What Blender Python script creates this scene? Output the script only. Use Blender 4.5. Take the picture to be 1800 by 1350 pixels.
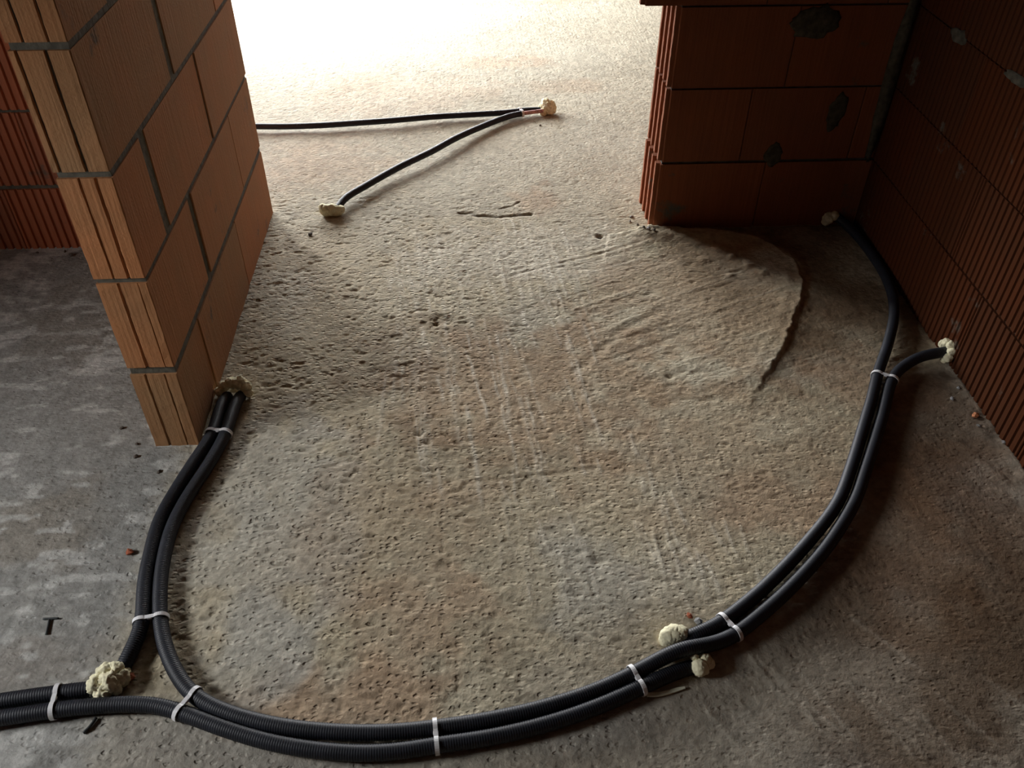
import bpy, bmesh, math, random
import numpy as np
from mathutils import Vector, Matrix, noise

# ---------------------------------------------------------------- reset
for o in list(bpy.data.objects):
    bpy.data.objects.remove(o)
scene = bpy.context.scene
COL = scene.collection
random.seed(7)

# ---------------------------------------------------------------- camera
CAM_H, PITCH, ROLL, YAW, FPX = 1.531, 0.7069, 0.0072, 0.0627, 1487.85
cam = bpy.data.cameras.new('camera')
cam.sensor_width = 36.0
cam.lens = FPX / 1800 * 36.0
cam.clip_start = 0.02
cam_o = bpy.data.objects.new('camera', cam)
COL.objects.link(cam_o)
_F = Vector((math.sin(YAW) * math.cos(PITCH), math.cos(YAW) * math.cos(PITCH), -math.sin(PITCH)))
_R0 = Vector((math.cos(YAW), -math.sin(YAW), 0))
_D0 = _F.cross(_R0)
_R = math.cos(ROLL) * _R0 - math.sin(ROLL) * _D0
_D = math.sin(ROLL) * _R0 + math.cos(ROLL) * _D0
cam_o.matrix_world = Matrix(((_R.x, -_D.x, -_F.x, 0), (_R.y, -_D.y, -_F.y, 0),
                             (_R.z, -_D.z, -_F.z, CAM_H), (0, 0, 0, 1)))
scene.camera = cam_o

# ---------------------------------------------------------------- sky, daylight openings, exposure
SKY = 78.0
world = bpy.data.worlds.new('overcast_sky')
scene.world = world
world.use_nodes = True
wn, wl = world.node_tree.nodes, world.node_tree.links
bg = wn['Background']
bg.inputs['Strength'].default_value = SKY
# overcast sky: three times brighter overhead than at the horizon, dark ground below it
tc = wn.new('ShaderNodeTexCoord')
sx = wn.new('ShaderNodeSeparateXYZ')
wl.new(tc.outputs['Generated'], sx.inputs[0])
ramp = wn.new('ShaderNodeValToRGB')
mr = wn.new('ShaderNodeMapRange')
mr.inputs['From Min'].default_value, mr.inputs['From Max'].default_value = -1, 1
wl.new(sx.outputs['Z'], mr.inputs['Value'])
wl.new(mr.outputs[0], ramp.inputs[0])
e = ramp.color_ramp.elements
e[0].position, e[0].color = .495, (.055, .055, .05, 1)
e[1].position, e[1].color = 1.0, (.98, .99, 1.0, 1)
e2 = e.new(.505)
e2.color = (.325, .33, .335, 1)
wl.new(ramp.outputs[0], bg.inputs['Color'])

# daylight openings of the two rooms (none of them in view): axis, plane, horizontal range, vertical range
FAR_DOOR = dict(x0=-2.2, x1=0.2, z0=0.0, z1=2.3, y=8.0)
FAR_SIDE = dict(y0=5.0, y1=7.2, z0=0.0, z1=2.3, x=-2.3)
SIDE_WIN = dict(y0=0.6, y1=1.25, z0=0.8, z1=1.45, x=-2.3)


def portal(name, loc, rot, sx, sy):
    l = bpy.data.lights.new(name, 'AREA')
    l.shape = 'RECTANGLE'
    l.size, l.size_y = sx, sy
    l.cycles.is_portal = True
    o = bpy.data.objects.new(name, l)
    o.location, o.rotation_euler = loc, rot
    COL.objects.link(o)


d = FAR_DOOR
portal('far_door_daylight', ((d['x0'] + d['x1']) / 2, d['y'] + .1, (d['z0'] + d['z1']) / 2), (math.radians(-90), 0, 0),
       d['x1'] - d['x0'], d['z1'] - d['z0'])
d = FAR_SIDE
portal('far_side_daylight', (d['x'] - .1, (d['y0'] + d['y1']) / 2, (d['z0'] + d['z1']) / 2),
       (math.radians(-90), 0, math.radians(90)), d['y1'] - d['y0'], d['z1'] - d['z0'])
d = SIDE_WIN
portal('side_window_daylight', (d['x'] - .1, (d['y0'] + d['y1']) / 2, (d['z0'] + d['z1']) / 2),
       (math.radians(-90), 0, math.radians(90)), d['y1'] - d['y0'], d['z1'] - d['z0'])

vs = scene.view_settings
vs.view_transform = 'Standard'
vs.look = 'None'
vs.gamma = 1.0
vs.use_curve_mapping = False
vs.exposure = -0.1


# ---------------------------------------------------------------- helpers
def tag(o, label=None, cat=None, group=None, kind=None):
    for k, v in (('label', label), ('category', cat), ('group', group), ('kind', kind)):
        if v:
            o[k] = v
    return o


def add(name, me, mat=None, parent=None):
    o = bpy.data.objects.new(name, me)
    COL.objects.link(o)
    if mat is not None and len(me.materials) == 0:
        me.materials.append(mat)
    if parent is not None:
        o.parent = parent
    return o


def mesh(name, verts, faces, smooth=False):
    me = bpy.data.meshes.new(name)
    me.from_pydata([tuple(v) for v in verts], [], faces)
    me.update()
    if smooth:
        me.polygons.foreach_set('use_smooth', [True] * len(me.polygons))
    return me


def boxes(name, L):
    V, Fc = [], []
    for (x0, y0, z0, x1, y1, z1) in L:
        b = len(V)
        V += [(x, y, z) for z in (z0, z1) for x, y in ((x0, y0), (x1, y0), (x1, y1), (x0, y1))]
        Fc += [tuple(b + i for i in f) for f in ((3, 2, 1, 0), (4, 5, 6, 7), (0, 1, 5, 4), (1, 2, 6, 5), (2, 3, 7, 6), (3, 0, 4, 7))]
    return mesh(name, V, Fc)


# ---------------------------------------------------------------- materials
def node_mat(name):
    m = bpy.data.materials.new(name)
    m.use_nodes = True
    nt = m.node_tree
    return m, nt, nt.nodes['Principled BSDF'], nt.nodes.new, nt.links.new


def simple_mat(name, col, rough=.8, var=.15, scale=30, bump=.0, spec=.3):
    m, nt, p, N, L = node_mat(name)
    tc = N('ShaderNodeTexCoord')
    nz = N('ShaderNodeTexNoise')
    nz.inputs['Scale'].default_value = scale
    nz.inputs['Detail'].default_value = 5
    L(tc.outputs['Object'], nz.inputs['Vector'])
    mr = N('ShaderNodeMapRange')
    mr.inputs['From Min'].default_value, mr.inputs['From Max'].default_value = .3, .7
    mr.inputs['To Min'].default_value, mr.inputs['To Max'].default_value = 1 - var, 1 + var
    L(nz.outputs['Fac'], mr.inputs['Value'])
    hs = N('ShaderNodeHueSaturation')
    hs.inputs['Color'].default_value = (*col, 1)
    L(mr.outputs[0], hs.inputs['Value'])
    L(hs.outputs[0], p.inputs['Base Color'])
    p.inputs['Roughness'].default_value = rough
    p.inputs['Specular IOR Level'].default_value = spec
    if bump:
        b = N('ShaderNodeBump')
        b.inputs['Strength'].default_value = .6
        b.inputs['Distance'].default_value = bump
        L(nz.outputs['Fac'], b.inputs['Height'])
        L(b.outputs[0], p.inputs['Normal'])
    return m


def brick_mat(name, c1, c2, mortar=.0, spec=.12):
    """fired clay: colour differs from block to block, blotches, fine vertical drag lines, mortar smears"""
    m, nt, p, N, L = node_mat(name)
    tc = N('ShaderNodeTexCoord')
    oi = N('ShaderNodeObjectInfo')
    geo = N('ShaderNodeNewGeometry')
    nz = N('ShaderNodeTexNoise')
    nz.inputs['Scale'].default_value = 7
    nz.inputs['Detail'].default_value = 6
    L(geo.outputs['Position'], nz.inputs['Vector'])
    ad = N('ShaderNodeMath'); ad.operation = 'MULTIPLY_ADD'
    ad.inputs[1].default_value = .75
    L(oi.outputs['Random'], ad.inputs[0])
    mr = N('ShaderNodeMapRange')
    mr.inputs['From Min'].default_value, mr.inputs['From Max'].default_value = .3, .7
    mr.inputs['To Min'].default_value, mr.inputs['To Max'].default_value = -.15, .4
    L(nz.outputs['Fac'], mr.inputs['Value'])
    L(mr.outputs[0], ad.inputs[2])
    mix = N('ShaderNodeMix'); mix.data_type = 'RGBA'
    mix.inputs['A'].default_value = (*c1, 1)
    mix.inputs['B'].default_value = (*c2, 1)
    L(ad.outputs[0], mix.inputs['Factor'])
    # vertical streaks
    mp = N('ShaderNodeMapping')
    mp.inputs['Scale'].default_value = (150, 150, 4)
    L(geo.outputs['Position'], mp.inputs['Vector'])
    st = N('ShaderNodeTexNoise')
    st.inputs['Scale'].default_value = 1
    st.inputs['Detail'].default_value = 3
    L(mp.outputs[0], st.inputs['Vector'])
    mr2 = N('ShaderNodeMapRange')
    mr2.inputs['From Min'].default_value, mr2.inputs['From Max'].default_value = .3, .7
    mr2.inputs['To Min'].default_value, mr2.inputs['To Max'].default_value = .91, 1.07
    L(st.outputs['Fac'], mr2.inputs['Value'])
    hs = N('ShaderNodeHueSaturation')
    L(mix.outputs['Result'], hs.inputs['Color'])
    L(mr2.outputs[0], hs.inputs['Value'])
    col = hs.outputs[0]
    if mortar:
        n3 = N('ShaderNodeTexNoise')
        n3.inputs['Scale'].default_value = 5
        n3.inputs['Detail'].default_value = 7
        n3.inputs['Roughness'].default_value = .65
        L(geo.outputs['Position'], n3.inputs['Vector'])
        m3 = N('ShaderNodeMapRange')
        m3.inputs['From Min'].default_value, m3.inputs['From Max'].default_value = .66 - mortar * .12, .74 - mortar * .12
        L(n3.outputs['Fac'], m3.inputs['Value'])
        mx = N('ShaderNodeMix'); mx.data_type = 'RGBA'
        mx.inputs['B'].default_value = (.11, .105, .085, 1)
        L(m3.outputs[0], mx.inputs['Factor'])
        L(col, mx.inputs['A'])
        col = mx.outputs['Result']
    L(col, p.inputs['Base Color'])
    p.inputs['Roughness'].default_value = .92
    p.inputs['Specular IOR Level'].default_value = spec
    b = N('ShaderNodeBump')
    b.inputs['Strength'].default_value = .7
    b.inputs['Distance'].default_value = .0016
    L(st.outputs['Fac'], b.inputs['Height'])
    n4 = N('ShaderNodeTexNoise')
    n4.inputs['Scale'].default_value = 160
    n4.inputs['Detail'].default_value = 4
    L(geo.outputs['Position'], n4.inputs['Vector'])
    b2 = N('ShaderNodeBump')
    b2.inputs['Strength'].default_value = .5
    b2.inputs['Distance'].default_value = .0015
    L(n4.outputs['Fac'], b2.inputs['Height'])
    L(b.outputs[0], b2.inputs['Normal'])
    L(b2.outputs[0], p.inputs['Normal'])
    return m


M = {}
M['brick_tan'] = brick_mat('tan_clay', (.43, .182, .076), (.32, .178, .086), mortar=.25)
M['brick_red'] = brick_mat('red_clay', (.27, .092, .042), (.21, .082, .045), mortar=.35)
M['brick_shaded'] = brick_mat('dusty_shaded_clay', (.078, .023, .009), (.062, .023, .011), mortar=.3, spec=.02)  # dusty clay, with the right wall's shade put into its colour
M['brick_back'] = brick_mat('lit_red_clay', (.40, .125, .06), (.31, .115, .065), mortar=.3)  # red clay lightened to carry the daylight on the back wall
M['mortar_dark'] = simple_mat('dark_mortar', (.075, .07, .055), .95, .4, 40, .004)
M['mortar'] = simple_mat('mortar', (.105, .095, .073), .95, .3, 60, .004)
M['smear'] = simple_mat('smeared_mortar', (.075, .068, .052), .95, .4, 50, .003, .1)
M['plaster'] = simple_mat('bare_wall', (.18, .085, .055), .9, .15, 4)
M['ceiling'] = simple_mat('concrete_ceiling', (.20, .19, .18), .9, .1, 3)
M['pipe'] = simple_mat('black_conduit', (.014, .016, .023), .55, .25, 25, 0, .4)
M['pipe_far'] = M['pipe']
M['tie'] = simple_mat('white_nylon', (.80, .80, .81), .45, .05, 80, 0, .5)
M['tie_end'] = simple_mat('ivory_nylon', (.70, .71, .56), .5, .05, 80, 0, .4)
M['foam'] = simple_mat('expanding_foam', (.84, .79, .55), .9, .12, 120, .003)
M['inner_pipe'] = simple_mat('pink_printed_pipe', (.55, .30, .28), .5, .5, 90)
M['chip_red'] = simple_mat('brick_chip_red', (.34, .10, .05), .9, .2, 120, .002)
M['chip_orange'] = simple_mat('brick_chip_orange', (.60, .25, .12), .9, .15, 120, .002)
M['stone'] = simple_mat('grey_stone', (.30, .30, .30), .9, .2, 120, .002)
M['crumb'] = simple_mat('dark_crumb', (.10, .08, .065), .95, .25, 120, .002)
M['nail'] = simple_mat('dark_steel', (.03, .035, .035), .5, .2, 100, 0, .5)


def floor_material():
    m, nt, p, N, L = node_mat('cement_screed')
    at = N('ShaderNodeAttribute')
    at.attribute_name = 'tint'
    geo = N('ShaderNodeNewGeometry')
    n1 = N('ShaderNodeTexNoise')
    n1.inputs['Scale'].default_value = 85
    n1.inputs['Detail'].default_value = 6
    n1.inputs['Roughness'].default_value = .65
    L(geo.outputs['Position'], n1.inputs['Vector'])
    mr = N('ShaderNodeMapRange')
    mr.inputs['From Min'].default_value, mr.inputs['From Max'].default_value = .3, .7
    mr.inputs['To Min'].default_value, mr.inputs['To Max'].default_value = .80, 1.18
    L(n1.outputs['Fac'], mr.inputs['Value'])
    hs = N('ShaderNodeHueSaturation')
    L(at.outputs['Color'], hs.inputs['Color'])
    L(mr.outputs[0], hs.inputs['Value'])
    L(hs.outputs[0], p.inputs['Base Color'])
    p.inputs['Roughness'].default_value = .85
    p.inputs['Specular IOR Level'].default_value = .2
    n2 = N('ShaderNodeTexNoise')
    n2.inputs['Scale'].default_value = 120
    n2.inputs['Detail'].default_value = 5
    n2.inputs['Roughness'].default_value = .6
    L(geo.outputs['Position'], n2.inputs['Vector'])
    b = N('ShaderNodeBump')
    b.inputs['Strength'].default_value = .7
    b.inputs['Distance'].default_value = .003
    L(n2.outputs['Fac'], b.inputs['Height'])
    # fine pits, stretched sideways, deeper where the screed is coarse
    wn2 = N('ShaderNodeTexNoise')
    wn2.inputs['Scale'].default_value = 60
    wn2.inputs['Detail'].default_value = 2
    L(geo.outputs['Position'], wn2.inputs['Vector'])
    warp = N('ShaderNodeVectorMath'); warp.operation = 'MULTIPLY_ADD'
    warp.inputs[1].default_value = (.012, .012, .012)
    L(wn2.outputs['Color'], warp.inputs[0])
    L(geo.outputs['Position'], warp.inputs[2])
    mp = N('ShaderNodeMapping')
    mp.inputs['Scale'].default_value = (58, 92, 92)
    L(warp.outputs[0], mp.inputs['Vector'])
    vo = N('ShaderNodeTexVoronoi')
    vo.voronoi_dimensions = '2D'
    vo.inputs['Scale'].default_value = 1
    L(mp.outputs[0], vo.inputs['Vector'])
    m3 = N('ShaderNodeMapRange')
    m3.interpolation_type = 'SMOOTHSTEP'
    m3.inputs['From Min'].default_value, m3.inputs['From Max'].default_value = .12, .46
    m3.inputs['To Min'].default_value, m3.inputs['To Max'].default_value = -1, 0
    L(vo.outputs['Distance'], m3.inputs['Value'])
    sepc = N('ShaderNodeSeparateColor')
    L(vo.outputs['Color'], sepc.inputs[0])
    pick = N('ShaderNodeMapRange')                      # only some cells hold a pit, of differing depth
    pick.inputs['From Min'].default_value, pick.inputs['From Max'].default_value = .4, 1.15
    L(sepc.outputs[0], pick.inputs['Value'])
    mu0 = N('ShaderNodeMath'); mu0.operation = 'MULTIPLY'
    L(m3.outputs[0], mu0.inputs[0])
    L(pick.outputs[0], mu0.inputs[1])
    mu = N('ShaderNodeMath'); mu.operation = 'MULTIPLY'
    L(mu0.outputs[0], mu.inputs[0])
    L(at.outputs['Alpha'], mu.inputs[1])
    b2 = N('ShaderNodeBump')
    b2.inputs['Strength'].default_value = 1.0
    b2.inputs['Distance'].default_value = .0032
    L(mu.outputs[0], b2.inputs['Height'])
    L(b.outputs[0], b2.inputs['Normal'])
    L(b2.outputs[0], p.inputs['Normal'])
    return m


M['floor'] = floor_material()

# ---------------------------------------------------------------- floor: one relief surface through both rooms
rng = np.random.default_rng(11)


LATTICE = {}


def vnoise(x, y, cell, seed):
    """smooth value noise in -1..1"""
    n = 1024
    if seed not in LATTICE:
        LATTICE[seed] = np.random.default_rng(seed).uniform(-1, 1, (n, n)).astype(np.float32)
    g = LATTICE[seed]
    u = x / cell + 300.3
    v = y / cell + 300.7
    i = np.floor(u).astype(np.int64); j = np.floor(v).astype(np.int64)
    a = (u - i).astype(np.float32); b = (v - j).astype(np.float32)
    a = a * a * a * (a * (a * 6 - 15) + 10); b = b * b * b * (b * (b * 6 - 15) + 10)
    i0, i1, j0, j1 = i % n, (i + 1) % n, j % n, (j + 1) % n
    return (g[i0, j0] * (1 - a) + g[i1, j0] * a) * (1 - b) + (g[i0, j1] * (1 - a) + g[i1, j1] * a) * b


def sstep(a, b, x):
    t = np.clip((x - a) / (b - a), 0, 1)
    return t * t * (3 - 2 * t)


def seg_dist(x, y, P):
    """distance to a polyline and position along it (0..1)"""
    best = np.full(x.shape, 9.0); par = np.zeros(x.shape)
    n = len(P) - 1
    for k in range(n):
        ax, ay = P[k]; bx, by = P[k + 1]
        dx, dy = bx - ax, by - ay
        t = np.clip(((x - ax) * dx + (y - ay) * dy) / (dx * dx + dy * dy), 0, 1)
        dd = np.hypot(x - ax - t * dx, y - ay - t * dy)
        w = dd < best
        best = np.where(w, dd, best); par = np.where(w, (k + t) / n, par)
    return best, par


def inside(x, y, P):
    r = np.zeros(x.shape, bool)
    j = len(P) - 1
    for i in range(len(P)):
        xi, yi = P[i]; xj, yj = P[j]
        if yi != yj:
            c = ((yi > y) != (yj > y)) & (x < (xj - xi) * (y - yi) / (yj - yi) + xi)
            r ^= c
        j = i
    return r


SLAB_EDGE = [(.66, 2.60), (.765, 2.585), (.90, 2.56), (1.01, 2.515), (1.07, 2.45), (1.105, 2.372), (1.10, 2.252), (1.03, 2.10),
             (.959, 1.968), (.86, 1.813), (.781, 1.706), (.72, 1.62)]
SLAB_POLY = SLAB_EDGE + [(.45, 1.75), (.40, 2.2), (.50, 2.58)]
CRACK = [(-.023, 2.754), (.02, 2.75), (.03, 2.735), (.064, 2.729), (.105, 2.722), (.146, 2.725), (.19, 2.735), (.235, 2.738)]
CRACK2 = [(.12, 2.78), (.17, 2.80), (.20, 2.83)]


FIELD = {}


def make_strokes():
    r = random.Random(21)
    S = []
    for _ in range(84):                                  # drags through the doorway
        x0, y1 = r.uniform(-.26, .36), 1.7 + 1.04 * r.random() ** .7
        ln, sl = r.uniform(.12, .55), r.uniform(-.20, .0)
        S.append((x0, y1, x0 - sl * ln, y1 - ln, r.uniform(.003, .0065), r.uniform(.3, .9), .0009))
    for _ in range(46):                                  # drags nearer the camera
        x0, y1 = r.uniform(.05, .62), r.uniform(1.1, 1.62)
        ln, sl = r.uniform(.06, .22), r.uniform(-.32, .05)
        S.append((x0, y1, x0 - sl * ln, y1 - ln, r.uniform(.003, .006), r.uniform(.25, .7), .0012))
    for _ in range(44):                                  # sweeps over the mortar patch
        x0, y0 = r.uniform(.25, .85), r.uniform(1.72, 2.38)
        ln, a = r.uniform(.1, .34), r.uniform(.28, .52)
        S.append((x0, y0, x0 + ln * math.cos(a), y0 + ln * math.sin(a), r.uniform(.002, .005), r.uniform(.1, .35), r.choice((.0008, -.0010))))
    for _ in range(26):                                  # scuffs outside the loop
        x0, y1 = r.uniform(.4, 1.0), r.uniform(.75, 1.05)
        ln, sl = r.uniform(.06, .2), r.uniform(-.75, -.3)
        S.append((x0, y1, x0 - sl * ln, y1 - ln, r.uniform(.003, .006), r.uniform(.15, .4), .0012))
    return S


STROKES = make_strokes()


def strokes(x, y):
    hh, pp = np.zeros(x.shape), np.zeros(x.shape)
    wob = .004 * vnoise(x, y, .06, 50)
    for (x0, y0, x1, y1, w, p, dz) in STROKES:
        m = np.nonzero((x > min(x0, x1) - .03) & (x < max(x0, x1) + .03) & (y > min(y0, y1) - .03) & (y < max(y0, y1) + .03))[0]
        if not len(m):
            continue
        dx, dy = x1 - x0, y1 - y0
        L2 = dx * dx + dy * dy
        xm, ym = x[m] + wob[m], y[m]
        t = ((xm - x0) * dx + (ym - y0) * dy) / L2
        d = ((xm - x0) * dy - (ym - y0) * dx) / math.sqrt(L2)
        k = np.exp(-(d / w) ** 2) * sstep(-.02, .15, t) * sstep(1.02, .8, t)
        hh[m] += dz * k
        pp[m] = np.maximum(pp[m], p * k * (1 if dz > 0 else -.6))
    return hh, pp * np.clip(.75 + .6 * vnoise(x, y, .045, 51), 0, 1)


def floor_fields(x, y):
    """height and colour of the screed"""
    near = y < 2.75
    left = sstep(-.66, -.80, x) * sstep(2.75, 2.6, y)          # smooth power-floated slab left of the partition
    outer = sstep(.05, -.03, y - np.interp(x, [-.9, -.55, -.2, 0, .3, .5, .7, .9, 1.1, 1.4], [.9, .85, .76, .77, .86, .93, 1.05, 1.28, 1.65, 1.85]))
    outer = np.clip(outer, 0, 1) * (1 - left)                   # floor outside the loop of conduits
    rough = 1 - .62 * left - .35 * outer * (1 - left)
    # broad waves
    h = .004 * vnoise(x, y, .45, 1) + .0014 * vnoise(x, y, .16, 2)
    # warped coordinates for the grain
    wx = x + .006 * vnoise(x, y, .05, 3); wy = y + .006 * vnoise(x, y, .05, 4)
    grain = vnoise(wx, wy, .015, 5) * .4 + vnoise(wx, wy, .009, 6) * .6
    patch = .55 + .45 * vnoise(x, y, .22, 7)
    centre_left = sstep(.25, -.2, x) * sstep(3.3, 2.5, y)
    amp = (.0004 + .0007 * patch) * rough * (1 + .5 * centre_left)
    h = h + amp * grain
    # small pits and aggregate
    pit = vnoise(wx * .6, wy, .0115, 8) + .35 * vnoise(wx, wy, .05, 9)
    h = h - (.0013 * rough) * sstep(.5, .9, pit) * (1 + .9 * centre_left)
    h = h + (.0007 * rough) * sstep(.55, 1.1, vnoise(wx, wy, .012, 10) + .4 * vnoise(x, y, .1, 11))
    # trowel / rake drags, running away from the camera in the middle of the doorway
    lx = x + .09 * (y - 2.0) + .01 * vnoise(x, y, .35, 12)
    drag = vnoise(lx, y * .06, .016, 13) + .7 * vnoise(lx, y * .1, .035, 14)
    mid = np.exp(-((lx - .12) / .26) ** 2) * sstep(.9, 1.2, y) * sstep(2.95, 2.7, y) * (.55 + .45 * vnoise(x, y, .3, 15))
    h = h + .0008 * mid * drag
    sh, sp = strokes(x, y)
    h = h + sh
    # drags across the added mortar patch
    s1 = (x * -.41 + y * .91); t1 = (x * .91 + y * .41)
    drag2 = vnoise(s1, t1 * .10, .014, 17) + .6 * vnoise(s1, t1 * .12, .03, 18)
    pz = sstep(.25, .5, x) * sstep(1.45, 1.8, y) * sstep(2.75, 2.55, y)
    h = h + .0006 * pz * drag2
    s2 = (x * .93 + y * .36); t2 = (-x * .36 + y * .93)
    drag3 = vnoise(s2, t2 * .12, .02, 19)
    pz3 = sstep(.3, .5, x) * sstep(1.9, 1.5, y) * (1 - outer)
    h = h + .0007 * pz3 * drag3
    pz4 = outer * sstep(.2, .6, x)
    h = h + .0022 * pz4 * sstep(.45, .9, vnoise(x * .94 + y * .34, (y * .94 - x * .34) * .08, .05, 20))
    # patch of mortar with a raised lip
    dd, par = seg_dist(x + .006 * vnoise(x, y, .03, 21), y + .006 * vnoise(x, y, .03, 22), SLAB_EDGE)
    ins = inside(x, y, SLAB_POLY)
    fade = sstep(1.0, .72, par)
    body = np.where(ins, sstep(-.002, .012, dd), 0.0)
    body = body * np.exp(-np.maximum(dd - .05, 0) / .075)
    h = h + (.009 + .013 * sstep(.55, .25, par)) * fade * body
    h = h + .002 * fade * np.exp(-((dd - .012) / .010) ** 2) * ins
    # unfilled channel along the pier and right wall
    low = (~ins) * sstep(.66, .74, x) * sstep(1.65, 2.1, y) * (y < 2.61)
    h = h - .006 * low * sstep(0, .05, dd)
    # lumps where the trowel stopped
    for (cx, cy, r, a) in ((.90, 2.42, .035, .007), (.94, 2.36, .030, .008), (.865, 2.46, .03, .006), (.97, 2.31, .026, .007), (.86, 2.30, .014, .006),
                           (.80, 2.40, .02, .004)):
        h = h + a * np.exp(-(((x - cx) / r) ** 2 + ((y - cy) / (r * .8)) ** 2)) * (1 + .6 * vnoise(x, y, .02, 23))
    # long shallow scores
    for P, w, dep in (([(.12, 2.33), (.37, 2.43), (.64, 2.53)], .006, .0008), ([(.30, 1.84), (.37, 1.92), (.45, 2.02), (.59, 2.12)], .012, .0012),
                      ([(-.02, 1.42), (.18, 1.44), (.30, 1.46)], .007, .001)):
        e, _ = seg_dist(x, y, P)
        h = h - dep * np.exp(-(e / w) ** 2) + dep * .6 * np.exp(-((e - w * 2) / w) ** 2)
    for P, w, dep in ((CRACK, .007, .014), (CRACK2, .004, .006)):
        e, q = seg_dist(x + .003 * vnoise(x, y, .02, 24), y + .004 * vnoise(x, y, .025, 25), P)
        h = h - dep * np.exp(-(e / w) ** 2) * (.55 + .45 * vnoise(x, y, .03, 26))
    for (cx, cy, r, dep) in ((.467, 2.57, .011, .012), (-.10, 2.085, .012, .009), (-.065, 2.09, .010, .008), (-.085, 2.115, .02, .004), (.27, 1.17, .015, .004),
                             (-.14, 1.60, .012, .006), (-.12, 1.57, .012, .006), (.56, 1.80, .012, .005), (.60, 1.82, .010, .003)):
        h = h - dep * np.exp(-(((x - cx) / r) ** 2 + ((y - cy) / r) ** 2)) * (1 + .5 * vnoise(x, y, .012, 27))
    # mortar droppings at the wall feet
    wr = np.exp(-np.abs(x - (1.367 + .022 * (y - 1.7))) / .035) * (y < 2.6)
    wb = np.exp(-np.abs(y - 2.60) / .02) * ((x < -.82) | (x > .6))
    wl = np.exp(-np.abs(x + .70) / .012) * (y > 1.62) * (y < 2.82)
    h = h + (.012 * wr + .006 * wb + .004 * wl) * (.6 + .5 * vnoise(x, y, .035, 28))

    # ---- colour (dry cement, older grey slab, brick dust, damp stains, painted light and dimness)
    def c(*v):
        return np.array(v, np.float32)
    brown = c(.35, .25, .155)
    beige, grey, rust, damp, pale = c(.46, .395, .275), c(.39, .39, .37), c(.42, .29, .185), c(.28, .215, .135), c(.52, .48, .37)
    w = np.clip(.30 + .9 * vnoise(x, y, .33, 30) + .5 * vnoise(x, y, .12, 31), 0, 1)
    col = beige[None] * (1 - .4 * w[:, None]) + pale[None] * (.4 * w[:, None])
    far = sstep(2.4, 3.2, y)
    col = col * (1 - .6 * far[:, None]) + c(.40, .38, .31)[None] * (.6 * far[:, None])
    g = np.clip(.9 * left + .45 * outer + .22 * sstep(.1, .7, vnoise(x, y, .25, 32)) * (1 - left) * (1 - far), 0, 1)
    col = col * (1 - g[:, None]) + grey[None] * g[:, None]
    dk = np.clip(outer * sstep(.35, .8, x) + low * sstep(0, .06, dd), 0, 1) * np.clip(.85 + .4 * vnoise(x, y, .12, 44), 0, 1)  # older bare slab, with the right side's dimness put into the colour
    dk = np.maximum(dk, .2 * outer)
    st = (  # x, y, rx, ry, rust, damp, brown, painted doorway brightness or grey, strength
        (-.28, .86, .25, .10, 0, .75), (-.12, 1.05, .16, .16, 0, .55), (-.42, 1.2, .10, .2, 0, .25), (.72, 1.32, .16, .12, 0, .6), (.95, 1.2, .2, .3, 0, .5),
        (1.1, 1.75, .2, .15, 0, .6), (1.2, 1.2, .2, .3, 0, .45), (-.15, 2.05, .16, .10, 1, .65), (.12, 1.85, .18, .16, 1, .55), (-.13, 1.58, .12, .07, 1, .6),
        (.1, 1.50, .25, .10, 1, .5), (-.05, 1.35, .1, .2, 0, .35), (-.55, 2.6, .14, .25, 1, .35), (.2, 4.25, .28, .12, 0, .45), (.5, 3.95, .2, .1, 0, .3), (-.3, 3.9, .5, .3, 0, .3), (-.5, 3.2, .3, .25, 0, .3),
        (.27, 2.85, .10, .14, 0, .5), (-.6, 1.8, .12, .25, 1, .35), (.9, 2.2, .2, .3, 0, .2), (1.2, .95, .3, .2, 1, .4), (.15, 1.78, .55, .33, 2, .8), (.15, 2.45, .50, .22, 3, .8), (-.48, 1.30, .22, .45, 4, .6), (-.45, 1.0, .14, .14, 4, .6), (.25, 1.12, .12, .18, 4, .5), (.75, 2.15, .42, .42, 2, .65), (.65, 1.45, .45, .35, 2, .45), (-.2, 1.3, .2, .3, 2, .35), (.2, 5.3, .5, .15, 0, .5),
        (-1.1, 2.2, .25, .3, 1, .25), (-1.0, 1.35, .2, .15, 1, .35), (-.9, .95, .15, .1, 0, .15), (.4, .95, .2, .12, 1, .3))
    nwarp = .5 * vnoise(x, y, .09, 33) + .35 * vnoise(x, y, .04, 34)
    for (cx, cy, rx, ry, k, s) in st:
        q = ((x - cx) / rx) ** 2 + ((y - cy) / ry) ** 2
        a = s * sstep(1.25, .1, q + nwarp)
        col = col * (1 - a[:, None]) + (rust, damp, brown, c(.54, .49, .385), c(.44, .425, .37))[k][None] * a[:, None]
    col = col * (1 - dk[:, None] * c(.60, .68, .73)[None])
    # scuffed pale flecks on the grey slab
    fl = left * sstep(.05, .75, vnoise(x * .55 + y * .25, y * 1.3, .030, 35) + .5 * vnoise(x * .6, y, .012, 43) + .7 * vnoise(x, y, .17, 36))
    col = col * (1 - .30 * left[:, None])
    col = col * (1 - .75 * fl[:, None]) + c(.50, .495, .465)[None] * (.75 * fl[:, None])
    col = col * (1 + .16 * vnoise(x, y, .02, 37) + .10 * vnoise(x, y, .009, 38))[:, None]
    up = np.clip(sp, 0, 1)[:, None]
    col = col * (1 - .75 * up) + c(.68, .63, .52)[None] * .75 * up
    col = col * (1 - .5 * np.clip(-sp, 0, 1))[:, None]
    crk, _ = seg_dist(x, y, CRACK)
    col = col * (1 - .5 * np.exp(-(crk / .006) ** 2))[:, None]
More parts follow.
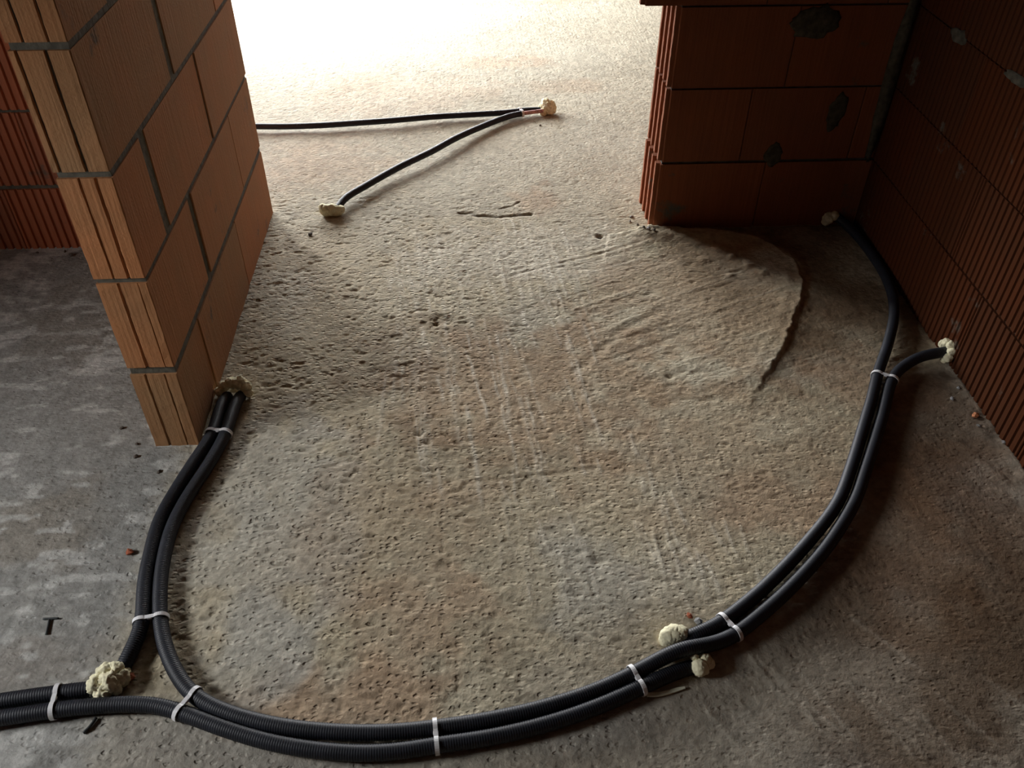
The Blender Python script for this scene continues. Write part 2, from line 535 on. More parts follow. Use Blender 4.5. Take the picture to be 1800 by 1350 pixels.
    FIELD['rough'] = rough * (.45 + .55 * np.clip(patch, 0, 1)) * (1 + .9 * centre_left) * (1 - .45 * pz)
    return h, np.clip(col, .01, .9)


xs = np.concatenate([np.arange(-2.8, -1.62, .03), np.arange(-1.62, 1.46, .0043), np.arange(1.46, 3.0, .03)])
ys = np.concatenate([np.arange(-1.6, .55, .03), np.arange(.55, 2.9, .0043), np.arange(2.9, 4.2, .009), np.arange(4.2, 5.8, .014), np.arange(5.8, 8.2, .04)])
GX, GY = np.meshgrid(xs, ys)
fx, fy = GX.ravel(), GY.ravel()
fh, fc = floor_fields(fx, fy)
nx, ny = len(xs), len(ys)
me = bpy.data.meshes.new('floor')
me.vertices.add(nx * ny)
co = np.stack([fx, fy, fh], 1).astype(np.float32)
me.vertices.foreach_set('co', co.ravel())
idx = np.arange(nx * ny).reshape(ny, nx)
quads = np.stack([idx[:-1, :-1], idx[:-1, 1:], idx[1:, 1:], idx[1:, :-1]], -1).reshape(-1, 4).astype(np.int32)
nq = len(quads)
me.loops.add(nq * 4)
me.loops.foreach_set('vertex_index', quads.ravel())
me.polygons.add(nq)
me.polygons.foreach_set('loop_start', np.arange(0, nq * 4, 4, dtype=np.int32))
me.polygons.foreach_set('use_smooth', np.ones(nq, bool))
me.update()
ca = me.attributes.new('tint', 'FLOAT_COLOR', 'POINT')
ca.data.foreach_set('color', np.concatenate([fc, FIELD['rough'][:, None]], 1).astype(np.float32).ravel())
floor = add('floor', me, M['floor'])
tag(floor, 'rough beige cement screed floor with drag marks and stains', kind='structure')


def fz(x, y):
    h, _ = floor_fields(np.array([x], float), np.array([y], float))
    return float(h[0])


# ---------------------------------------------------------------- walls of clay blocks
def block_mesh(name, L, T, H, face=None, end=None, back_end=None, chip=0):
    """block: length u 0..L, depth v 0..T (v = 0 is the face), height 0..H.
    face = (pitch, groove width, depth): grooves down the face; end = [(v0, v1, depth)]: grooves down the end at u = 0
    (negative depth: tongue standing proud)"""
    P = []
    if end:
        P.append((0, T))
        for (a, b, dp) in sorted(end, key=lambda q: -q[0]):
            s = .0025
            P += [(0, b), (dp, b - s), (dp, a + s), (0, a)]
    else:
        P.append((0, T))
    P.append((0, .002)); P.append((.002, 0))
    if face:
        pitch, gw, gd = face
        n = max(1, int(round((L - .01) / pitch)))
        st = L / n
        for k in range(n):
            c = (k + .5) * st
            s = gw * .25
            P += [(c - gw / 2, 0), (c - gw / 2 + s, gd), (c + gw / 2 - s, gd), (c + gw / 2, 0)]
    P += [(L - .002, 0), (L, .002), (L, T)]
    n = len(P)
    nz = 12 if end else 1                       # broken ends are uneven
    V = []
    for k in range(nz + 1):
        z = H * k / nz
        for i, (u, v) in enumerate(P):
            if end and u < .03:
                q = Vector((i * 3.1, z * 38, L * 9))
                u = u + .0012 * noise.noise(q); v = min(max(v + .0014 * noise.noise(q + Vector((7, 1, 3))), 0), T)
            V.append((u, v, z))
    F = [tuple(range(n)), tuple(range((nz + 1) * n - 1, nz * n - 1, -1))]
    F += [(k * n + i, (k + 1) * n + i, (k + 1) * n + (i + 1) % n, k * n + (i + 1) % n) for k in range(nz) for i in range(n)]
    me = mesh(name, V, F)
    bm = bmesh.new(); bm.from_mesh(me)
    bmesh.ops.recalc_face_normals(bm, faces=bm.faces)
    bm.to_mesh(me); bm.free()
    return me


MESHES = {}


def block(parent, mat, origin, udir, vdir, z, L, T, H, face=None, end=None, jit=.0012):
    key = (round(L, 3), round(T, 3), round(H, 3), face, tuple(end) if end else None, mat, udir[0], udir[1], vdir[0], vdir[1])
    if key not in MESHES:
        m0 = block_mesh('brick', L, T, H, face, end)
        m0.transform(Matrix(((udir[0], vdir[0], 0, 0), (udir[1], vdir[1], 0, 0), (0, 0, 1, 0), (0, 0, 0, 1))))
        m0.update()
        bm = bmesh.new(); bm.from_mesh(m0)
        bmesh.ops.recalc_face_normals(bm, faces=bm.faces)
        bm.to_mesh(m0); bm.free()
        m0.materials.append(M[mat])
        MESHES[key] = m0
    o = add('brick', MESHES[key], None, parent)
    j = random.uniform(-jit, jit)
    o.location = (origin[0] + vdir[0] * j, origin[1] + vdir[1] * j, z)
    return o


ROOM_H = 2.6
BED = .010
COURSE = .25

# --- thin partition at the left jamb of the doorway
LX, LT, LY0, LY1 = -.700, .110, 1.592, 2.797
wall_left = add('wall_left', boxes('wall_left', [(LX - LT + .003, LY0 + .005, -.03, LX - .003, LY1 - .008, ROOM_H)]), M['mortar'])
tag(wall_left, 'thin partition of tan clay blocks ending beside the doorway', kind='structure')
JOINTS = {0: [1.812, 2.31], 1: [1.985, 2.485], 2: [1.797, 2.295], 3: [2.097, 2.597], 4: [1.84, 2.34], 5: [2.09, 2.59], 6: [1.81, 2.31], 7: [2.06, 2.56],
          8: [1.81, 2.31], 9: [2.06, 2.56]}
WIDE = {(1, 1): .032, (2, 1): .040, (3, 1): .030, (2, 2): .010, (0, 1): .003, (4, 1): .03}     # mortar-filled vertical joints
ENDS = {0: [(.026, .031, .0028), (.070, .077, .0035)], 1: [(.018, .022, .0025), (.058, .066, .004)], 2: [(.030, .038, .004), (.064, .069, .006)],
        3: [(.040, .048, .022), (.092, .099, .008)], 4: [(.030, .036, .004), (.075, .081, .005)]}
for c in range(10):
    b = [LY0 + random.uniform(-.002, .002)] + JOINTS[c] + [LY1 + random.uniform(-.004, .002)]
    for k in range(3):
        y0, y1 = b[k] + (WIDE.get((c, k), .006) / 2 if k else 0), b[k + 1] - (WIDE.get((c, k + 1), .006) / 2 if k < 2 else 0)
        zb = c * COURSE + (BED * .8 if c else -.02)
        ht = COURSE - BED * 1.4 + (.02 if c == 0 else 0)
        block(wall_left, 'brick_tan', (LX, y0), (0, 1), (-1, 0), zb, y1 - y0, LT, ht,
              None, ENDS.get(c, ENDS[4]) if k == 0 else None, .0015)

# --- cross wall left of the doorway (behind the partition)
BY, BT = 2.580, .235
X_OUT = SIDE_WIN['x']
wall_back = add('wall_back', boxes('wall_back', [(X_OUT, BY + .008, -.03, LX - .006 - LT + .1, BY + BT - .01, ROOM_H)]), M['mortar'])
tag(wall_back, 'ribbed red block wall behind the thin partition', kind='structure')
RIB = (.0262, .010, .007)
for c in range(10):
    x = LX - LT - .002
    first = .18 if c % 2 else .31
    z0 = c * COURSE - .020
    while x > X_OUT + .05:
        L = min(first, x - X_OUT)
        first = .372
        block(wall_back, 'brick_back', (x - L + .0015, BY), (1, 0), (0, 1), z0 + (.005 if c else -.02), L - .003, BT, COURSE - .010 + (.02 if c == 0 else 0), RIB)
        x -= L

# --- cross wall right of the doorway: the pier
PY, PT = 2.612, .234
RX0, RSL = 1.367, .022                     # right wall plane x = RX0 + RSL * (y - 1.7)
RXC = RX0 + RSL * (PY - 1.7)
wall_front = add('wall_front', boxes('wall_front', [(.665, PY + .006, -.03, 3.0, PY + PT - .006, ROOM_H)]), M['mortar_dark'])
tag(wall_front, 'dark red block pier right of the doorway with tongued end', kind='structure')
TONG = [(.012, .034, -.013), (.070, .092, -.013), (.128, .150, -.013), (.186, .208, -.013)]
PEND = {0: .660, 1: .664, 2: .664, 3: .553, 4: .66, 5: .56, 6: .66, 7: .56, 8: .66, 9: .56}
PJ = {0: [1.02], 1: [.927], 2: [1.028], 3: [.92], 4: [1.03], 5: [.92], 6: [1.03], 7: [.92], 8: [1.03], 9: [.92]}
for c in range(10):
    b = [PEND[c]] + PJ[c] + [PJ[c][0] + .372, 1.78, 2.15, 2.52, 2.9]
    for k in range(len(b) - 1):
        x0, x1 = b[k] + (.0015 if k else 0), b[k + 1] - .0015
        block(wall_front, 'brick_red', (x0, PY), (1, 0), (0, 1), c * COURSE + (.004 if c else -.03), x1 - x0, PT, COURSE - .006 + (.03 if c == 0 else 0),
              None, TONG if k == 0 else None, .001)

# --- right wall, ribbed blocks
wall_right = add('wall_right', boxes('wall_right', [(0, 0, -.03, 4.2, .22, ROOM_H)]), M['mortar_dark'])
ang = math.atan2(1, RSL)                    # runs along +y, leaning a little to +x
ud = (math.cos(ang), math.sin(ang)); vd = (math.sin(ang), -math.cos(ang))
ybeg = -1.55
org = Vector((RX0 + RSL * (ybeg - 1.7), ybeg))
wm = wall_right.data
wm.transform(Matrix(((ud[0], vd[0], 0, org.x + vd[0] * .009), (ud[1], vd[1], 0, org.y + vd[1] * .009), (0, 0, 1, 0), (0, 0, 0, 1))))
wm.flip_normals(); wm.update()
tag(wall_right, 'dark red ribbed block wall along the right side', kind='structure')
RIBR = (.0245, .009, .006)
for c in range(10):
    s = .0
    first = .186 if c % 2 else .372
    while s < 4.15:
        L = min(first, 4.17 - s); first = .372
        block(wall_right, 'brick_shaded', (org.x + ud[0] * s, org.y + ud[1] * s), ud, vd, c * COURSE + (.002 if c else -.03), L - .003, .2,
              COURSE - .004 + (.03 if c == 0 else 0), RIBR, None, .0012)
        s += L

# --- rest of the shell (out of the frame): outer walls with their openings, door head, ceiling
d = SIDE_WIN
w = add('wall_side', boxes('wall_side', [(X_OUT - .3, -1.6, -.03, X_OUT, d['y0'], ROOM_H), (X_OUT - .3, d['y1'], -.03, X_OUT, 2.6, ROOM_H),
                                         (X_OUT - .3, d['y0'], -.03, X_OUT, d['y1'], d['z0']), (X_OUT - .3, d['y0'], d['z1'], X_OUT, d['y1'], ROOM_H)]), M['plaster'])
tag(w, 'outer wall with a window opening on the left', kind='structure')
w = add('wall_rear', boxes('wall_rear', [(X_OUT, -1.8, -.03, 1.6, -1.6, ROOM_H)]), M['plaster'])
tag(w, 'wall behind the camera position', kind='structure')
d = FAR_DOOR
w = add('wall_far', boxes('wall_far', [(-2.6, 8.0, -.03, d['x0'], 8.3, ROOM_H), (d['x1'], 8.0, -.03, 3.0, 8.3, ROOM_H),
                                       (d['x0'], 8.0, d['z1'], d['x1'], 8.3, ROOM_H)]), M['plaster'])
tag(w, 'far outer wall with a wide terrace door opening', kind='structure')
w = add('wall_far_side', boxes('wall_far_side', [(-2.6, 2.82, -.03, -2.3, FAR_SIDE['y0'], ROOM_H), (-2.6, FAR_SIDE['y1'], -.03, -2.3, 8.0, ROOM_H),
                                                 (-2.6, FAR_SIDE['y0'], FAR_SIDE['z1'], -2.3, FAR_SIDE['y1'], ROOM_H)]), M['plaster'])
tag(w, 'left wall of the bright far room with a terrace door opening', kind='structure')
w = add('wall_far_right', boxes('wall_far_right', [(3.0, 2.6, -.03, 3.2, 8.3, ROOM_H)]), M['plaster'])
tag(w, 'right wall of the bright far room', kind='structure')
w = add('trim_1', boxes('trim_1', [(LX - .01, PY, 2.1, .66, PY + PT, ROOM_H)]), M['plaster'])
tag(w, 'door head above the doorway', kind='structure')
w = add('ceiling', boxes('ceiling', [(-2.8, -1.8, ROOM_H, 3.2, 8.3, ROOM_H + .2)]), M['ceiling'])
tag(w, 'raw concrete ceiling over both rooms', kind='structure')


# ---------------------------------------------------------------- corrugated conduits
def spline(P, step):
    """centripetal-ish Catmull-Rom through P, resampled at even steps"""
    P = [Vector(p) for p in P]
    Q = [P[0] * 2 - P[1]] + P + [P[-1] * 2 - P[-2]]
    out = []
    for k in range(1, len(Q) - 2):
        a, b, c, e = Q[k - 1], Q[k], Q[k + 1], Q[k + 2]
        n = max(4, int((c - b).length / .004))
        for i in range(n):
            t = i / n
            out.append(.5 * ((2 * b) + (c - a) * t + (2 * a - 5 * b + 4 * c - e) * t * t + (3 * b - a - 3 * c + e) * t ** 3))
    out.append(P[-1])
    # smooth the hand-read points a little
    for _ in range(60):
        out = [out[0]] + [(out[i - 1] + out[i] * 2 + out[i + 1]) / 4 for i in range(1, len(out) - 1)] + [out[-1]]
    res = [out[0]]; acc = 0
    for i in range(1, len(out)):
        a, b = out[i - 1], out[i]
        l = (b - a).length
        if l < 1e-9:
            continue
        pos = step - acc
        while pos <= l:
            res.append(a.lerp(b, pos / l)); pos += step
        acc = l - (pos - step)
    return res


def tube_mesh(name, C, r, sides=14, rib=.0):
    V, F = [], []
    n = len(C)
    for i, p in enumerate(C):
        t = (C[min(i + 1, n - 1)] - C[max(i - 1, 0)]).normalized()
        s = t.cross(Vector((0, 0, 1)))
        s = s.normalized() if s.length > 1e-4 else Vector((1, 0, 0))
        u = s.cross(t)
        rr = r - (rib if i % 3 == 0 else 0)
        for k in range(sides):
            a = 2 * math.pi * k / sides
            V.append(p + (s * math.cos(a) + u * math.sin(a)) * rr)
    for i in range(n - 1):
        for k in range(sides):
            k2 = (k + 1) % sides
            F.append((i * sides + k, i * sides + k2, (i + 1) * sides + k2, (i + 1) * sides + k))
    F.append(tuple(range(sides - 1, -1, -1)))
    F.append(tuple((n - 1) * sides + k for k in range(sides)))
    me = mesh(name, V, F, True)
    bm = bmesh.new(); bm.from_mesh(me)
    bmesh.ops.recalc_face_normals(bm, faces=bm.faces)
    bm.to_mesh(me); bm.free()
    return me


R_N, R_F = .0155, .0130
PIPES = {
    'A': [(-.664, 1.772, .004), (-.666, 1.751, .016), (-.669, 1.695, .018), (-.670, 1.608, .017), (-.691, 1.527, .016), (-.715, 1.424, .016),
          (-.731, 1.327, .016), (-.727, 1.236, .016), (-.717, 1.144, .016), (-.697, 1.058, .016), (-.697, 1.004, .016), (-.708, .951, .013), (-.713, .925, .006)],
    'B': [(-.629, 1.772, .004), (-.630, 1.749, .016), (-.633, 1.681, .018), (-.636, 1.606, .017), (-.655, 1.505, .016), (-.682, 1.403, .016),
          (-.697, 1.308, .016), (-.693, 1.211, .016), (-.679, 1.127, .016), (-.658, 1.049, .016), (-.629, .981, .016), (-.588, .918, .016), (-.547, .877, .016),
          (-.481, .842, .016), (-.391, .813, .016), (-.284, .794, .016), (-.179, .787, .016), (-.089, .791, .016), (.012, .801, .016), (.121, .821, .016),
          (.223, .850, .016), (.306, .883, .019), (.345, .900, .024), (.385, .915, .032), (.420, .923, .032), (.460, .931, .024), (.518, .955, .016), (.607, 1.015, .016), (.693, 1.083, .016), (.788, 1.170, .016), (.893, 1.290, .016), (.967, 1.403, .016),
          (1.078, 1.580, .016), (1.167, 1.733, .017), (1.226, 1.787, .022),
          (1.289, 1.817, .030), (1.368, 1.830, .032)],
    'C': [(.405, .953, .006), (.425, .957, .014), (.453, .965, .016), (.501, .987, .016), (.566, 1.031, .016), (.634, 1.083, .016), (.738, 1.174, .016), (.849, 1.286, .016),
          (.928, 1.402, .016), (1.037, 1.583, .016), (1.085, 1.664, .016), (1.139, 1.762, .017), (1.225, 1.900, .018), (1.305, 2.053, .018), (1.350, 2.208, .016),
          (1.362, 2.379, .016), (1.350, 2.530, .020), (1.317, 2.612, .032)],
    'D': [(-1.06, .838, .016), (-.985, .846, .016), (-.905, .855, .016), (-.845, .862, .016), (-.784, .868, .016), (-.700, .871, .016), (-.625, .866, .016), (-.562, .845, .016),
          (-.480, .811, .016), (-.391, .780, .016), (-.302, .760, .016), (-.218, .750, .016), (-.146, .751, .016), (-.086, .758, .016), (.011, .767, .016),
          (.118, .787, .016), (.218, .816, .016), (.305, .850, .016), (.360, .873, .014), (.400, .889, .010), (.428, .897, .004)],
    'E': [(-1.06, .873, .016), (-.985, .882, .016), (-.919, .890, .016), (-.858, .897, .016), (-.797, .903, .016), (-.750, .908, .014), (-.725, .912, .008)],
    'F': [(-1.150, 3.530, 0.013), (-1.020, 3.520, 0.017), (-0.897, 3.505, 0.021), (-0.753, 3.492, 0.023), (-0.610, 3.492, 0.025), (-0.468, 3.508, 0.025), (-0.300, 3.530, 0.025),
          (-0.131, 3.564, 0.023), (0.042, 3.585, 0.021), (0.191, 3.605, 0.019), (0.280, 3.626, 0.019), (0.362, 3.632, 0.017)],
    'G': [(-0.470, 2.768, 0.012), (-0.462, 2.795, 0.017), (-0.440, 2.850, 0.023), (-0.377, 2.931, 0.025), (-0.256, 3.079, 0.027), (-0.126, 3.218, 0.027), (-0.034, 3.336, 0.025),
          (0.087, 3.460, 0.023), (0.202, 3.561, 0.021), (0.262, 3.592, 0.019)],
}
PLAB = {
    'A': ('black corrugated conduit from partition foot to left foam lump, outer of that pair', R_N),
    'B': ('longest black corrugated conduit, looping from the partition foot round to the right wall', R_N),
    'C': ('black corrugated conduit inside the right curve, running into the dark corner', R_N),
    'D': ('black corrugated conduit from the left edge, outermost along the bottom of the loop', R_N),
    'E': ('short black corrugated conduit entering from the left edge and ending in foam', R_N),
    'F': ('black conduit coming from behind the partition across the bright far floor', R_F),
    'G': ('black conduit lying diagonally between two foam lumps beyond the doorway', R_F),
}
CENT = {}
for k, P in PIPES.items():
    C = spline(P, .0016)
    CENT[k] = C
    o = add('corrugated_conduit', tube_mesh('corrugated_conduit', C, PLAB[k][1], 14, .0009), M['pipe'])
    tag(o, PLAB[k][0], 'conduit', 'black conduits on the floor')
    if k == 'G':
        C2 = [Vector(p) for p in ((.255, 3.589, .019), (.28, 3.597, .019), (.31, 3.605, .019), (.36, 3.616, .020))]
        o2 = add('inner_pipe', tube_mesh('inner_pipe', spline(C2, .004), .0085, 12), M['inner_pipe'], o)
        tag(o2, 'pinkish printed bare pipe end')


def nearest(C, q):
    i = min(range(len(C)), key=lambda k: (C[k].x - q[0]) ** 2 + (C[k].y - q[1]) ** 2)
    t = (C[min(i + 3, len(C) - 1)] - C[max(i - 3, 0)]).normalized()
    return C[i], t


def cable_tie(a, b, q, r, label, width=.0085, head_at=.5, tail=None, lean=0.0):
    """strap wrapped round two conduits, with its head in the hollow between them"""
    pa, ta = nearest(CENT[a], q); pb, tb = nearest(CENT[b], q)
    if ta.dot(tb) < 0:
        tb = -tb
    t = (ta + tb).normalized()
    pb = pb - t * (pb - pa).dot(t)
    s = (pb - pa); dist = s.length; s.normalize()
    up = t.cross(s)
    if up.z < 0:
        up = -up
    mid = (pa + pb) / 2
    root = bpy.data.objects.new('cable_tie', None)
    COL.objects.link(root)
    root.location = mid
    tag(root, label, 'cable tie', 'white cable ties round the conduits')
    h = dist / 2
    path = []
    R = r + .0009
    n = 16
    for i in range(n + 1):                       # round the outer side of conduit b, from the hollow on top to below
        an = math.radians(125 - i * (215 / n))
        path.append((h + R * math.cos(an), R * math.sin(an)))
    for i in range(n + 1):
        an = math.radians(270 - i * (215 / n))
        path.append((-h + R * math.cos(an), R * math.sin(an)))
    th = .0018
    V, F = [], []
    m = len(path)
    for i, (u, v) in enumerate(path):
        u0, v0 = path[i - 1]; u1, v1 = path[(i + 1) % m]
        tx, ty = u1 - u0, v1 - v0
        l = math.hypot(tx, ty) or 1
        nxn, nyn = -ty / l, tx / l
        if nxn * (u - (h if u > 0 else -h)) + nyn * v < 0:
            nxn, nyn = -nxn, -nyn
        for (dn, dw) in ((0, -.5), (th, -.5), (th, .5), (0, .5)):
            p = s * (u + nxn * dn) + up * (v + nyn * dn) + (t + s * lean).normalized() * dw * width
            V.append(p)
    for i in range(m):
        j = (i + 1) % m
        for k in range(4):
            k2 = (k + 1) % 4
            F.append((i * 4 + k, j * 4 + k, j * 4 + k2, i * 4 + k2))
    me = mesh('strap', V, F)
    bm = bmesh.new(); bm.from_mesh(me)
    bmesh.ops.recalc_face_normals(bm, faces=bm.faces)
    bm.to_mesh(me); bm.free()
    add('strap', me, M['tie'], root)
    # head: bevelled block with a slot step
    bm = bmesh.new()
    bmesh.ops.create_cube(bm, size=1)
    bmesh.ops.bevel(bm, geom=list(bm.edges), offset=.14, segments=2, affect='EDGES')
    top = path[0][1]
    mat = Matrix(((s.x, t.x, up.x, 0), (s.y, t.y, up.y, 0), (s.z, t.z, up.z, 0), (0, 0, 0, 1)))
    for v in bm.verts:
        v.co = mat @ Vector((v.co.x * .009, v.co.y * width * 1.15, v.co.z * .007 + top - .0015))
    bmesh.ops.recalc_face_normals(bm, faces=bm.faces)
    hm = bpy.data.meshes.new('head'); bm.to_mesh(hm); bm.free()
    add('head', hm, M['tie'], root)
    if tail:
        C = spline([Vector(p) - mid for p in tail], .004)
        V, F = [], []
        for i, p in enumerate(C):
            tt = (C[min(i + 1, len(C) - 1)] - C[max(i - 1, 0)]).normalized()
            sd = tt.cross(Vector((0, 0, 1))).normalized()
            k = 1 - .5 * max(0, (i / len(C) - .7) / .3)
            for (dw, dz) in ((-.5, -.5), (.5, -.5), (.5, .5), (-.5, .5)):
                V.append(p + sd * dw * .008 * k + Vector((0, 0, dz * .0035)))
        for i in range(len(C) - 1):
            for k in range(4):
                k2 = (k + 1) % 4
                F.append((i * 4 + k, i * 4 + k2, i * 4 + 4 + k2, i * 4 + 4 + k))
        F += [(3, 2, 1, 0), tuple(len(V) - 4 + k for k in range(4))]
        o = add('tail', mesh('tail', V, F), M['tie_end'], root)
        tag(o, 'pale cut tail of the strap')
    return root


cable_tie('A', 'B', (-.655, 1.612), R_N, 'white cable tie on the conduit pair at the foot of the partition')
cable_tie('A', 'B', (-.675, 1.055), R_N, 'white cable tie on the conduit pair where it splits above the left foam lump')
cable_tie('E', 'D', (-.812, .885), R_N, 'white cable tie nearest the left edge of the picture')
cable_tie('B', 'D', (-.562, .868), R_N, 'slanted white cable tie where the loop meets the incoming left conduit')
cable_tie('B', 'D', (-.088, .772), R_N, 'upright white cable tie on the bottom stretch, between the two slanted ones')
cable_tie('B', 'D', (.304, .865), R_N, 'white cable tie with a long cut tail lying on the floor',
          tail=[(.318, .838, .012), (.335, .832, .008), (.360, .842, .006), (.385, .852, .006), (.398, .851, .007)])
cable_tie('C', 'B', (.512, .978), R_N, 'white cable tie just right of the two foam lumps')
cable_tie('C', 'B', (1.142, 1.746), R_N, 'white cable tie where the conduits part near the right wall')
cable_tie('F', 'G', (.256, 3.605), R_F, 'small white cable tie beyond the doorway beside the far foam lump', .010)


# ---------------------------------------------------------------- expanding foam lumps
def blob(name, lumps, mat, seed, amp=.18, freq=70, sub=3, lo=None):
    rnd = random.Random(seed)
    V, F = [], []
    for (c, r) in lumps:
        bm = bmesh.new()
        bmesh.ops.create_icosphere(bm, subdivisions=sub, radius=1)
        off = Vector((rnd.uniform(-9, 9), rnd.uniform(-9, 9), rnd.uniform(-9, 9)))
        rs = r if isinstance(r, tuple) else (r, r, r)
        b = len(V)
        for v in bm.verts:
            p = Vector((v.co.x * rs[0], v.co.y * rs[1], v.co.z * rs[2]))
            k = 1 + amp * noise.noise(p * freq + off) + amp * .5 * noise.noise(p * freq * 2.7 + off) + amp * .3 * noise.noise(p * freq * 6.5 + off)
            V.append(Vector(c) + p * k)
        bm.verts.ensure_lookup_table()
        F += [tuple(b + v.index for v in f.verts) for f in bm.faces]
        bm.free()
    return mesh(name, V, F, True)


rs = random.Random(3)
for (w, loc, sz) in ((wall_right, (RX0 + RSL * .30, 2.00, .752), (.006, .060, .012)), (wall_right, (RX0 + RSL * .12, 1.83, .757), (.010, .035, .022)),
                     (wall_right, (RX0 + RSL * .62, 2.33, .748), (.006, .040, .018)),
                     (wall_front, (1.08, PY, .700), (.075, .006, .045)),
                     (wall_front, (1.04, PY, .270), (.030, .006, .040)), (wall_front, (1.22, PY, .420), (.030, .005, .060)), (wall_front, (RXC - .02, PY - .005, .55), (.022, .014, .30))):
    o = add('mortar_smear', blob('mortar_smear', [((0, 0, 0), sz), ((sz[0] * .4 if sz[0] > .02 else 0, sz[1] * .5, -sz[2] * .5), tuple(v * .6 for v in sz))], M['smear'], rs.randint(1, 99), .35, 40, 3), M['smear'], w)
    o.location = loc


def foam(loc, lumps, label, seed, amp=.2):
    o = add('foam_lump', blob('foam_lump', lumps, M['foam'], seed, amp * 1.25, 80, 4), M['foam'])
    o.location = loc
    tag(o, label, 'foam lump', 'expanding foam lumps at the conduit ends')
    return o


foam((-.646, 1.785, 0), [((-.040, -.004, .014), .014), ((-.028, .008, .024), .015), ((-.008, .014, .030), .017), ((.014, .012, .030), .019), ((.032, .002, .022), .016),
                         ((.038, -.010, .012), .012)], 'yellowish foam collar over the two conduits at the foot of the partition', 1)
rr = random.Random(5)
foam((-.722, .922, 0), [((-.022, -.012, .020), .018), ((-.010, .014, .022), .019), ((.006, .018, .024), .016), ((.018, .004, .016), .017), ((.002, -.010, .024), .019),
                        ((-.008, -.026, .014), .016), ((.014, -.016, .016), .013), ((-.028, .006, .012), .013), ((.022, .020, .012), .011), ((.0, .0, .016), .024)],
     'large knobbly cream foam lump joining two conduit ends on the left', 2, .28)
foam((.397, .961, 0), [((-.010, .0, .016), (.021, .019, .018)), ((.0, .003, .018), (.022, .020, .019)), ((.010, .003, .018), .019), ((-.018, -.006, .012), .014), ((.018, -.002, .012), .014)],
     'rounded cream foam lump on the inner side of the conduit crossing', 3, .12)
foam((.437, .896, 0), [((-.004, -.008, .014), .018), ((.010, .006, .015), .014), ((.018, .000, .012), .011), ((-.012, .010, .022), .008), ((-.018, .018, .026), .005)],
     'small cream foam lump on the outer side of the conduit crossing', 4, .18)
foam((1.365, 1.832, .030), [((-.006, .024, .010), .012), ((.0, .014, .022), .013), ((.002, -.004, .026), .013), ((.0, -.020, .016), .013), ((-.006, -.026, -.002), .013),
                            ((-.010, -.018, -.014), .011), ((.004, .0, .0), .018)], 'pale foam ring where a conduit enters the ribbed right wall', 5, .2)
foam((1.300, 2.604, .018), [((-.014, 0, .012), .020), ((.006, 0, .020), .017), ((.020, -.004, .012), .012), ((-.018, 0, -.002), .015)], 'dim foam lump in the dark corner at the foot of the pier', 6, .15)
foam((-.482, 2.768, -.005), [((-.018, .0, .022), (.027, .018, .023)), ((.012, -.002, .020), (.028, .017, .021)), ((-.034, .008, .030), .015), ((.030, .003, .022), .015), ((0, 0, .024), (.026, .020, .022))],
     'yellow foam plug capping the diagonal conduit just beyond the doorway', 7, .12)
foam((.377, 3.640, -.002), [((.0, .0, .026), .030), ((-.018, -.014, .018), .018), ((.014, -.014, .020), .020), ((-.008, .010, .044), .020), ((.014, .004, .040), .018),
                           ((-.024, .0, .030), .014), ((.026, .006, .022), .016), ((-.022, -.024, .008), .011)], 'white foam lump joining the two far conduit ends', 8, .26)


# ---------------------------------------------------------------- small debris
def chip(name, x, y, size, mat, label, cat, seed, group=None, sink=.25, flat=.6):
    rnd = random.Random(seed)
    bm = bmesh.new()
    bmesh.ops.create_icosphere(bm, subdivisions=1, radius=1)
    sx, sy, sz = size * rnd.uniform(.8, 1.3), size * rnd.uniform(.6, 1.0), size * flat
    a = rnd.uniform(0, 6)
    for v in bm.verts:
        k = rnd.uniform(.72, 1.2)
        p = Vector((v.co.x * sx * k, v.co.y * sy * k, v.co.z * sz * k))
        v.co = Vector((p.x * math.cos(a) - p.y * math.sin(a), p.x * math.sin(a) + p.y * math.cos(a), p.z))
    m0 = bpy.data.meshes.new(name); bm.to_mesh(m0); bm.free()
    o = add(name, m0, M[mat])
    o.location = (x, y, fz(x, y) + sz * (1 - sink))
    tag(o, label, cat, group)
    return o


chip('brick_chip', -.780, 1.247, .011, 'chip_red', 'dark red brick chip on the grey floor left of the conduit pair', 'brick chip', 1)
chip('brick_chip', 1.340, 1.590, .010, 'chip_orange', 'orange brick chip on the floor against the right wall', 'brick chip', 2)
chip('brick_chip', -.690, .936, .013, 'chip_red', 'reddish brown brick chip beside the large left foam lump', 'brick chip', 3)
chip('pebble', .456, .998, .011, 'stone', 'grey pebble above the conduit between foam lump and cable tie', 'pebble', 4, flat=.9)
chip('pebble', .442, 1.014, .007, 'chip_red', 'tiny reddish pebble beside the grey one above the conduit crossing', 'pebble', 5)
chip('pebble', .467, 2.57, .011, 'crumb', 'single dark pebble on the floor just left of the pier', 'pebble', 6)
chip('pebble', .335, 3.50, .008, 'crumb', 'tiny dark pebble in front of the far foam lump', 'pebble', 7)
chip('pebble', -.545, 2.63, .010, 'crumb', 'dark pebble on the floor near the far end of the partition', 'pebble', 8)
chip('pebble', -.700, 1.525, .008, 'chip_red', 'small reddish pebble at the corner foot of the partition', 'pebble', 9)
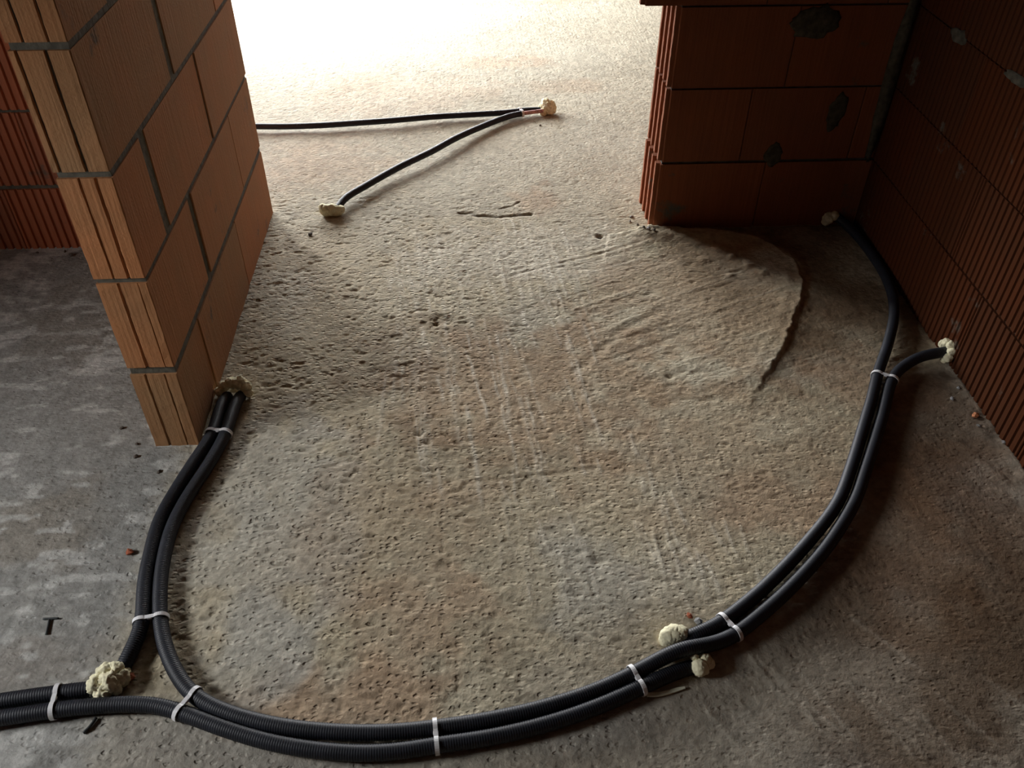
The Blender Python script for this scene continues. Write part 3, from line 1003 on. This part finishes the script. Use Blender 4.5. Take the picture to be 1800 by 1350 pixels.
G = 'crumbs swept against the walls'
for i, (x, y, s) in enumerate(((.625, 2.60, .008), (.612, 2.64, .007), (.60, 2.70, .007), (.622, 2.585, .006), (.637, 2.575, .008), (.655, 2.565, .007), (.59, 2.67, .005))):
    chip('mortar_crumb', x, y, s, 'crumb' if i % 2 else 'stone', 'mortar crumb heaped at the near corner of the pier', 'crumb', 20 + i, G)
for i, (x, y, s) in enumerate(((-1.33, 2.53, .010), (-1.22, 2.55, .008), (-1.36, 2.555, .007), (-1.45, 2.55, .006))):
    chip('mortar_crumb', x, y, s, 'crumb', 'dark crumb at the foot of the ribbed wall behind the partition', 'crumb', 40 + i, G)
for i, (x, y, s) in enumerate(((-.915, 1.66, .007), (-.85, 1.555, .007), (-.78, 1.50, .006), (-.86, 1.60, .005))):
    chip('mortar_crumb', x, y, s, 'crumb', 'dark crumb on the grey slab near the partition end', 'crumb', 50 + i, G)
for i, (x, y, s) in enumerate(((1.31, 1.66, .007), (1.345, 1.70, .006), (1.33, 1.55, .006), (1.36, 1.48, .007))):
    chip('mortar_crumb', x, y, s, 'stone', 'small mortar crumb at the foot of the right wall', 'crumb', 60 + i, G)

# nail with a wide flat head lying on the grey slab
root = bpy.data.objects.new('nail', None)
COL.objects.link(root)
root.location = (-.894, 1.066, fz(-.894, 1.066))
tag(root, 'dark nail lying like a letter T on the grey floor left of the conduits', 'nail')
sh = add('shank', tube_mesh('shank', spline([(-.004, .014, .003), (0, -.004, .0028), (.002, -.022, .0026)], .004), .0026, 8), M['nail'], root)
hd = add('nail_head', tube_mesh('nail_head', spline([(-.018, .0165, .003), (-.004, .0175, .003), (.014, .0165, .003)], .004), .0022, 8), M['nail'], root)
# bent black scrap below the left conduit
o = add('plastic_scrap', tube_mesh('plastic_scrap', spline([(.004, .014, .004), (.006, .0, .006), (-.004, -.012, .004), (-.012, -.016, .003)], .003), .003, 8), M['nail'])
o.location = (-.735, .838, fz(-.735, .838))
tag(o, 'bent black plastic scrap poking out below the left conduit', 'scrap')
